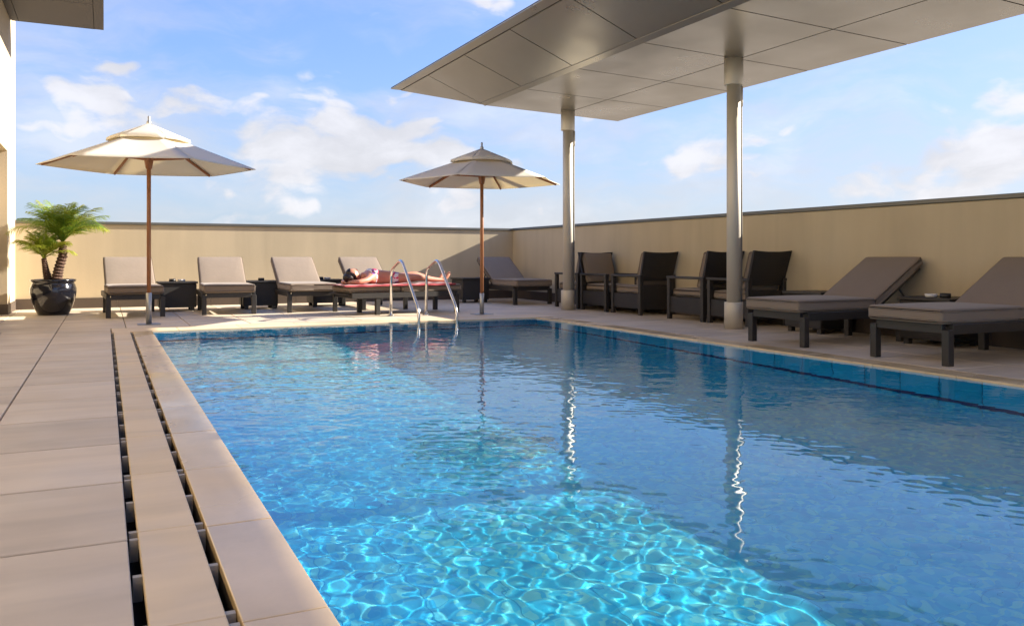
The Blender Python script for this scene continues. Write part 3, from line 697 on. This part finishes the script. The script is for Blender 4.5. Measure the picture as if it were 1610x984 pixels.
# ------------------------------------------------------------------ umbrellas
def make_umbrella(loc, rot, rad, zc, ztop, sleeve, lab):
    t = thing('umbrella', lab, 'umbrella', loc, 0, 'cream canvas umbrellas with wooden poles')
    tube_obj('pole', [(0, 0, sleeve - 0.1), (0, 0, ztop - 0.16)], 0.027, 'wood', t, 20)
    lathe_obj('sleeve', [(0.036, 0.0), (0.036, sleeve), (0.028, sleeve + 0.004)], 'sleeve', t, 24)
    box('base_plate', (-0.14, -0.14, 0.0005), (0.14, 0.14, 0.008), 'sleeve', t, 0.002)
    apex = ztop - 0.17; vz = zc + (apex - zc) * 0.70
    ang = [R(rot + 60 * k) for k in range(6)]
    def cpt(k, f, sag=0.0):                                # point on canopy at fraction f from apex (0) to corner (1)
        a = ang[k % 6]; return Vector((rad * f * math.cos(a), rad * f * math.sin(a), apex + (zc - apex) * f - sag))
    F = 8; S = 8
    for k in range(6):                                     # six canvas panels, each sagging between its ribs
        bm = bmesh.new(); g1 = []
        for i in range(F + 1):
            f = 0.16 + 0.84 * i / F; row = []
            for j in range(S + 1):
                u = j / S; p = cpt(k, f).lerp(cpt(k + 1, f), u)
                w_ = 4 * u * (1 - u)
                p.z -= 0.035 * w_ * f * (1.1 - f) * 2.2
                p.x *= 1 - 0.014 * w_ * (f ** 6); p.y *= 1 - 0.014 * w_ * (f ** 6)
                row.append(bm.verts.new(p))
            g1.append(row)
        for i in range(F):
            for j in range(S): bm.faces.new((g1[i][j], g1[i + 1][j], g1[i + 1][j + 1], g1[i][j + 1]))
        me = finish(bm, 'canopy_panel', True)
        o = link('canopy_panel', me, 'canvas', t); md = o.modifiers.new('solid', 'SOLIDIFY'); md.thickness = 0.004; md.offset = 0
    # vent cap: a smaller tier floating above, with a short hanging edge
    for k in range(6):
        bm = bmesh.new(); g1 = []
        for i in range(6):
            f = 0.02 + 0.36 * i / 4 if i < 5 else 0.385; row = []
            for j in range(7):
                u = j / 6; p = cpt(k, f).lerp(cpt(k + 1, f), u); w_ = 4 * u * (1 - u)
                p.z += 0.055 + 0.014 * w_ * (f / 0.38) + 0.02 * (1 - f / 0.4)
                if i == 5: p.z -= 0.038
                row.append(bm.verts.new(p))
            g1.append(row)
        for i in range(5):
            for j in range(6): bm.faces.new((g1[i][j], g1[i + 1][j], g1[i + 1][j + 1], g1[i][j + 1]))
        o = link('vent_panel', finish(bm, 'vent_panel', True), 'canvas', t); md = o.modifiers.new('solid', 'SOLIDIFY'); md.thickness = 0.004; md.offset = 0
    lathe_obj('finial', [(0.012, ztop - 0.13), (0.03, ztop - 0.12), (0.03, ztop - 0.08), (0.014, ztop - 0.06), (0.016, ztop - 0.01), (0.008, ztop)], 'sleeve', t, 16)
    hubz = zc + 0.10
    lathe_obj('hub', [(0.03, hubz - 0.13), (0.04, hubz - 0.12), (0.062, hubz), (0.062, hubz + 0.03), (0.03, hubz + 0.035)], 'wood', t, 20)
    lathe_obj('top_hub', [(0.03, apex - 0.12), (0.055, apex - 0.10), (0.055, apex - 0.02), (0.03, apex - 0.01)], 'wood', t, 20)
    for k in range(6):
        a = ang[k]; dirv = Vector((math.cos(a), math.sin(a), 0))
        def bar(p, q, wd, ht, nm):
            p, q = Vector(p), Vector(q); d = (q - p); bm = bmesh.new(); add_box(bm, (0, 0, 0), (d.length, wd, ht), None, 0.003)
            me = finish(bm, nm); o = link(nm, me, 'wood', t, (p + q) / 2); o.rotation_euler = d.to_track_quat('X', 'Z').to_euler(); return o
        bar(cpt(k, 0.03) - Vector((0, 0, 0.032)), cpt(k, 0.95) - Vector((0, 0, 0.026)), 0.020, 0.034, 'rib')
        bar(Vector((0, 0, hubz)) + dirv * 0.055, cpt(k, 0.52) - Vector((0, 0, 0.055)), 0.018, 0.028, 'strut')
make_umbrella((0.53, 12.15, 0), 48, 1.37, 2.10, 2.78, 0.42, 'cream canvas umbrella on wooden pole left of the pool, beside the palm')
make_umbrella((5.33, 12.01, 0), 51, 1.31, 2.07, 2.70, 0.33, 'cream canvas umbrella on wooden pole beside the far canopy column')

# ------------------------------------------------------------------ pool ladder
lad = thing('pool_ladder', 'shiny steel pool ladder with two arched handrails at the far pool edge', 'ladder', (0, 0, 0))
for xo in (3.93, 4.50):
    pts = bezier_path([(xo, 12.28, 0.0), (xo, 12.26, 0.70), (xo, 11.78, 0.87), (xo, 11.02, 0.16), (xo, 11.00, -0.75)], 0.13, 7)
    r_ = tube_obj('handrail', pts, 0.0215, 'chrome', lad, 16)
    lathe_obj('flange', [(0.022, 0.0), (0.05, 0.001), (0.05, 0.012), (0.024, 0.02)], 'chrome', r_, 20, (xo, 12.28, 0))
for z in (-0.15, -0.40, -0.65): box('tread', (3.95, 10.96, z - 0.015), (4.48, 11.04, z + 0.01), 'chrome', lad, 0.004)

# ------------------------------------------------------------------ potted palm
palm = thing('potted_palm', 'twin-trunked dwarf palm in a glossy black pot by the left wall', 'palm', (-0.72, 14.85, 0))
pot = lathe_obj('pot', [(0.20, 0.0), (0.215, 0.006), (0.25, 0.08), (0.30, 0.22), (0.325, 0.34), (0.325, 0.41), (0.305, 0.47), (0.290, 0.50), (0.315, 0.52), (0.322, 0.545), (0.312, 0.555), (0.275, 0.55), (0.27, 0.50)], 'glaze', palm, 48)
lathe_obj('soil', [(0.01, 0.49), (0.272, 0.49), (0.272, 0.515), (0.12, 0.53), (0.01, 0.54)], 'soil', pot, 32)
def trunk(pts, rads):
    bm = bmesh.new(); P = []; RR = []; n = 26
    pv = [Vector(p) for p in pts]
    for i in range(n + 1):
        f = i / n * (len(pv) - 1); k = min(int(f), len(pv) - 2); u = f - k
        P.append(pv[k].lerp(pv[k + 1], u)); RR.append((rads[k] * (1 - u) + rads[k + 1] * u) * (1 + 0.13 * (1 if i % 2 else -1)))
    tube(bm, P, RR, 14); return link('trunk', finish(bm, 'trunk', False), 'bark', palm)
def frond(parent, base, az, el, length, droop, seed):
    r = random.Random(seed); bm = bmesh.new(); n = 16; pts = []; d = Vector((math.cos(az) * math.cos(el), math.sin(az) * math.cos(el), math.sin(el)))
    p = Vector((0, 0, 0)); step = length / n; side = Vector((-math.sin(az), math.cos(az), 0))
    for i in range(n + 1):
        pts.append(p.copy()); p = p + d * step
        ax = side; d = (Matrix.Rotation(droop / n * (0.5 + 1.2 * i / n), 3, ax) @ d).normalized()
    tube(bm, pts, [0.008 * (1 - 0.8 * i / n) + 0.001 for i in range(n + 1)], 5)
    m = 34
    for i in range(m):
        f = 0.14 + 0.86 * i / m; k = min(int(f * n), n - 1); u = f * n - k; q = pts[k].lerp(pts[k + 1], u)
        t = (pts[k + 1] - pts[k]).normalized(); nrm = side.cross(t).normalized()
        ll = length * (0.34 * math.sin(math.pi * min(1, f * 0.85 + 0.16)) ** 0.8 + 0.05) * r.uniform(0.85, 1.12)
        for s in (-1, 1):
            dv = (side * s * 0.85 + t * 0.75 + nrm * r.uniform(-0.02, 0.42)).normalized(); wv = t.cross(dv).cross(dv).normalized() * 0.0052
            mid = q + dv * ll * 0.5 + Vector((0, 0, 0.004)); tip = q + dv * ll - Vector((0, 0, ll * r.uniform(0.10, 0.30)))
            a = bm.verts.new(q - wv * 0.5); b_ = bm.verts.new(q + wv * 0.5); c = bm.verts.new(mid + wv); d_ = bm.verts.new(mid - wv); e = bm.verts.new(tip)
            bm.faces.new((a, b_, c, d_)); bm.faces.new((d_, c, e))
    me = bpy.data.meshes.new('frond'); bm.to_mesh(me); bm.free()
    return link('frond', me, 'leaf', parent, base)
t1 = trunk([(0.04, 0, 0.50), (0.07, 0, 0.70), (0.13, 0.0, 0.92), (0.13, 0, 1.14)], [0.085, 0.07, 0.066, 0.05])
t2 = trunk([(-0.06, 0.02, 0.50), (-0.10, 0.0, 0.68), (-0.13, -0.02, 0.88)], [0.07, 0.05, 0.035])
k = 0
for (tr, base, nf, ln) in ((t1, (0.13, 0, 1.13), 32, 0.92), (t2, (-0.13, -0.02, 0.87), 22, 0.62)):
    for i in range(nf):
        az = i * 2.39996 + random.uniform(-.2, .2); f = (i + 0.5) / nf
        el = R(89 - 42 * f + random.uniform(-7, 7)); frond(tr, base, az, el, ln * random.uniform(0.85, 1.1) * (0.75 + 0.25 * f), R(46 + 40 * f + random.uniform(-12, 12)), k); k += 1

# ------------------------------------------------------------------ sunbather
def skin_body():
    """lying on the back, head at -x, feet at +x, z=0 is the cushion top"""
    V, Ed, Rd = [], [], []
    def v(p, r, par=None):
        V.append(p); Rd.append(r if isinstance(r, tuple) else (r, r)); i = len(V) - 1
        if par is not None: Ed.append((par, i))
        return i
    pel = v((0.93, 0, 0.105), (0.115, 0.165)); bel = v((0.78, 0, 0.105), (0.092, 0.130), pel); rib = v((0.62, 0, 0.118), (0.105, 0.140), bel)
    che = v((0.50, 0, 0.128), (0.105, 0.150), rib); nb = v((0.40, 0, 0.130), (0.065, 0.085), che); nk = v((0.345, 0, 0.150), (0.052, 0.052), nb)
    for s in (-1, 1):
        h = v((1.00, s * 0.095, 0.10), (0.098, 0.092), pel); th = v((1.18, s * 0.115, 0.098 + 0.01 * (s > 0)), (0.082, 0.08), h)
        k_ = v((1.40, s * 0.105, 0.105 + 0.05 * (s > 0)), (0.056, 0.056), th); cf = v((1.54, s * 0.10, 0.080 + 0.03 * (s > 0)), (0.056, 0.052), k_)
        an = v((1.80, s * 0.09, 0.055), (0.034, 0.034), cf); hl = v((1.86, s * 0.09, 0.048), (0.036, 0.034), an)
        ft = v((1.91, s * 0.10, 0.115), (0.030, 0.036), hl); v((1.955, s * 0.105, 0.175), (0.018, 0.038), ft)
        # arm folded up: elbow beyond the head, hand under the head
        sh = v((0.455, s * 0.165, 0.115), (0.062, 0.058), che); up = v((0.36, s * 0.24, 0.075), (0.047, 0.047), sh)
        el = v((0.20, s * 0.285, 0.050), (0.040, 0.040), up); fa = v((0.13, s * 0.20, 0.046), (0.038, 0.036), el); wr = v((0.12, s * 0.105, 0.036), (0.026, 0.030), fa)
        pm = v((0.13, s * 0.055, 0.030), (0.016, 0.038), wr)
    me = bpy.data.meshes.new('body'); me.from_pydata(V, Ed, [])
    o = bpy.data.objects.new('tmp', me); col.objects.link(o)
    sk = o.modifiers.new('skin', 'SKIN'); sk.use_smooth_shade = True
    ly = me.skin_vertices[0].data
    for i, r in enumerate(Rd): ly[i].radius = r
    ly[0].use_root = True
    sb = o.modifiers.new('sub', 'SUBSURF'); sb.levels = 2
    dg = bpy.context.evaluated_depsgraph_get(); dg.update()
    m2 = bpy.data.meshes.new_from_object(o.evaluated_get(dg)); bpy.data.objects.remove(o)
    bm = bmesh.new(); bm.from_mesh(m2)
    # head: egg with brow, nose, mouth, chin, ears; face looks up and a little to the feet
    hb = bmesh.new(); bmesh.ops.create_uvsphere(hb, u_segments=32, v_segments=24, radius=1.0)
    for w_ in hb.verts:
        x, y, z = w_.co                                     # local: +z crown, +x face, y side
        fx = x
        sx, sy, sz = 0.098, 0.076, 0.118
        if z < 0: sy *= 1 + 0.32 * z * (1 if x > -0.2 else 0.4); sx *= 1 + 0.10 * z
        px, py, pz = x * sx, y * sy, z * sz
        if fx > 0.5:
            def bump(cy, cz, wy, wz, amp): return amp * math.exp(-((y - cy) / wy) ** 2 - ((z - cz) / wz) ** 2)
            px += bump(0, -0.22, 0.13, 0.20, 0.024) + bump(0, 0.12, 0.45, 0.12, 0.006) - bump(-0.36, 0.0, 0.16, 0.10, 0.010) - bump(0.36, 0.0, 0.16, 0.10, 0.010) + bump(0, -0.54, 0.26, 0.07, 0.007) + bump(0, -0.85, 0.3, 0.14, 0.012)
        if abs(y) > 0.92 and abs(z + 0.05) < 0.3 and abs(x) < 0.35: py += math.copysign(0.012, y)
        w_.co = (px, py, pz)
    # crown (+z) towards -x of the body, face (+x) upwards, tilted up by the folded arms
    rot = Matrix(((0, 0, -1), (0, 1, 0), (1, 0, 0))).to_4x4()
    T = Matrix.Translation((0.225, 0, 0.158)) @ Matrix.Rotation(R(24), 4, 'Y') @ rot
    bmesh.ops.transform(hb, matrix=T, verts=hb.verts)
    tm = bpy.data.meshes.new('t'); hb.to_mesh(tm); hb.free(); bm.from_mesh(tm); bpy.data.meshes.remove(tm)
    # hands: palm and five fingers closing under the back of the head
    for s in (-1, 1):
        for fi in range(4):
            x0 = 0.105 + 0.020 * fi; l = (0.062, 0.07, 0.068, 0.055)[fi]
            tube(bm, [(x0, s * 0.055, 0.028), (x0, s * (0.055 - l * 0.5), 0.024), (x0, s * (0.055 - l), 0.034)], [0.009, 0.0085, 0.006], 8)
        tube(bm, [(0.165, s * 0.085, 0.034), (0.188, s * 0.062, 0.040), (0.196, s * 0.040, 0.046)], [0.011, 0.010, 0.007], 8)
        for fi in range(5):                                # toes
            yy = s * (0.078 + 0.014 * fi); r_ = 0.012 - 0.0016 * fi
            tube(bm, [(1.945, yy, 0.170), (1.955, yy, 0.192 - 0.004 * fi), (1.954, yy, 0.203 - 0.005 * fi)], [r_, r_, r_ * 0.6], 8)
    # bust
    for s in (-1, 1):
        q = bmesh.ops.create_uvsphere(bm, u_segments=18, v_segments=12, radius=1.0)['verts']
        bmesh.ops.scale(bm, vec=(0.072, 0.070, 0.052), verts=q); bmesh.ops.translate(bm, vec=(0.555, s * 0.085, 0.205), verts=q)
    fin = bpy.data.meshes.new('body'); bm.to_mesh(fin); bm.free()
    # fuse into one continuous surface
    o = bpy.data.objects.new('tmp', fin); col.objects.link(o)
    rm = o.modifiers.new('r', 'REMESH'); rm.mode = 'VOXEL'; rm.voxel_size = 0.0065; rm.use_smooth_shade = True
    sm = o.modifiers.new('s', 'SMOOTH'); sm.factor = 0.5; sm.iterations = 3
    dg = bpy.context.evaluated_depsgraph_get(); dg.update()
    out = bpy.data.meshes.new_from_object(o.evaluated_get(dg)); bpy.data.objects.remove(o)
    out.name = 'body'; out.polygons.foreach_set('use_smooth', [True] * len(out.polygons))
    return out
def shell(body, name, test, off, m, parent):
    bm = bmesh.new(); bm.from_mesh(body); bm.normal_update()
    bmesh.ops.delete(bm, geom=[f for f in bm.faces if not test(f.calc_center_median())], context='FACES')
    for v in bm.verts: v.co += v.normal * off
    me = bpy.data.meshes.new(name); bm.to_mesh(me); bm.free(); me.materials.clear()
    me.polygons.foreach_set('use_smooth', [True] * len(me.polygons))
    o = link(name, me, m, parent); return o
per = thing('person', 'sunbather in floral bikini lying face up with arms folded behind the head', 'person', (3.28, 12.82, 0.466), SB_A * 0.9)
per.scale = (0.965,) * 3
bodym = skin_body()
link('body', bodym, 'skin', per)
shell(bodym, 'bikini_top', lambda c: 0.485 < c.x < 0.635 and (c.z > 0.165 and abs(c.y) < 0.165 or abs(c.x - 0.59) < 0.012), 0.004, 'bikini', per)
shell(bodym, 'bikini_bottom', lambda c: 0.86 < c.x < 1.03 + 0.02 and abs(c.y) < 0.2 and (c.x < 0.93 or abs(c.y) < 0.20 - (c.x - 0.93) * 1.5), 0.004, 'bikini', per)
def hair_test(c):
    q = Vector((c.x - 0.225, c.y, c.z - 0.158)); q.rotate(Euler((0, -R(24), 0)))       # q: -x crown, +z face
    return q.length < 0.16 and c.x < 0.36 and (q.z < 0.012 - 0.5 * max(0, q.x + 0.02) and q.x < 0.10 or q.x < -0.085) and c.z > 0.055
shell(bodym, 'hair', hair_test, 0.014, 'hair', per)
bm = bmesh.new(); bmesh.ops.create_uvsphere(bm, u_segments=20, v_segments=14, radius=1.0)
bmesh.ops.scale(bm, vec=(0.095, 0.098, 0.075), verts=bm.verts); bmesh.ops.translate(bm, vec=(0.15, 0, 0.115), verts=bm.verts)
link('hair_bun', finish(bm, 'hair_bun', True), 'hair', per)
# towel over the cushion, hanging a little over its near side
def towel():
    bm = bmesh.new(); nx_, ny_ = 60, 34; rows = []; r = random.Random(2)
    for i in range(nx_ + 1):
        row = []
        for j in range(ny_ + 1):
            x = -0.02 + 1.95 * i / nx_; s = -0.40 + 0.76 * j / ny_
            edge = 0.385
            wob = 0.004 * math.sin(x * 17 + s * 9) + 0.003 * math.sin(x * 31 - s * 14)
            if s < -edge: y_, z_ = -edge - 0.012 - 0.006 * math.sin(x * 22), -(abs(s) - edge) * (1.0 + 0.25 * math.sin(x * 5.0))
            else: y_, z_ = s, 0.010 + wob
            row.append(bm.verts.new((x, y_, z_)))
        rows.append(row)
    for i in range(nx_):
        for j in range(ny_): bm.faces.new((rows[i][j], rows[i + 1][j], rows[i + 1][j + 1], rows[i][j + 1]))
    o = link('towel', finish(bm, 'towel', True), 'towel'); md = o.modifiers.new('solid', 'SOLIDIFY'); md.thickness = 0.006
    return o
tw = towel(); tag(tw, 'crumpled red towel spread under the sunbather on the flat lounger', 'towel')
tw.location = (3.20, 12.80, 0.462); tw.rotation_euler = (0, 0, SB_A * 0.9)
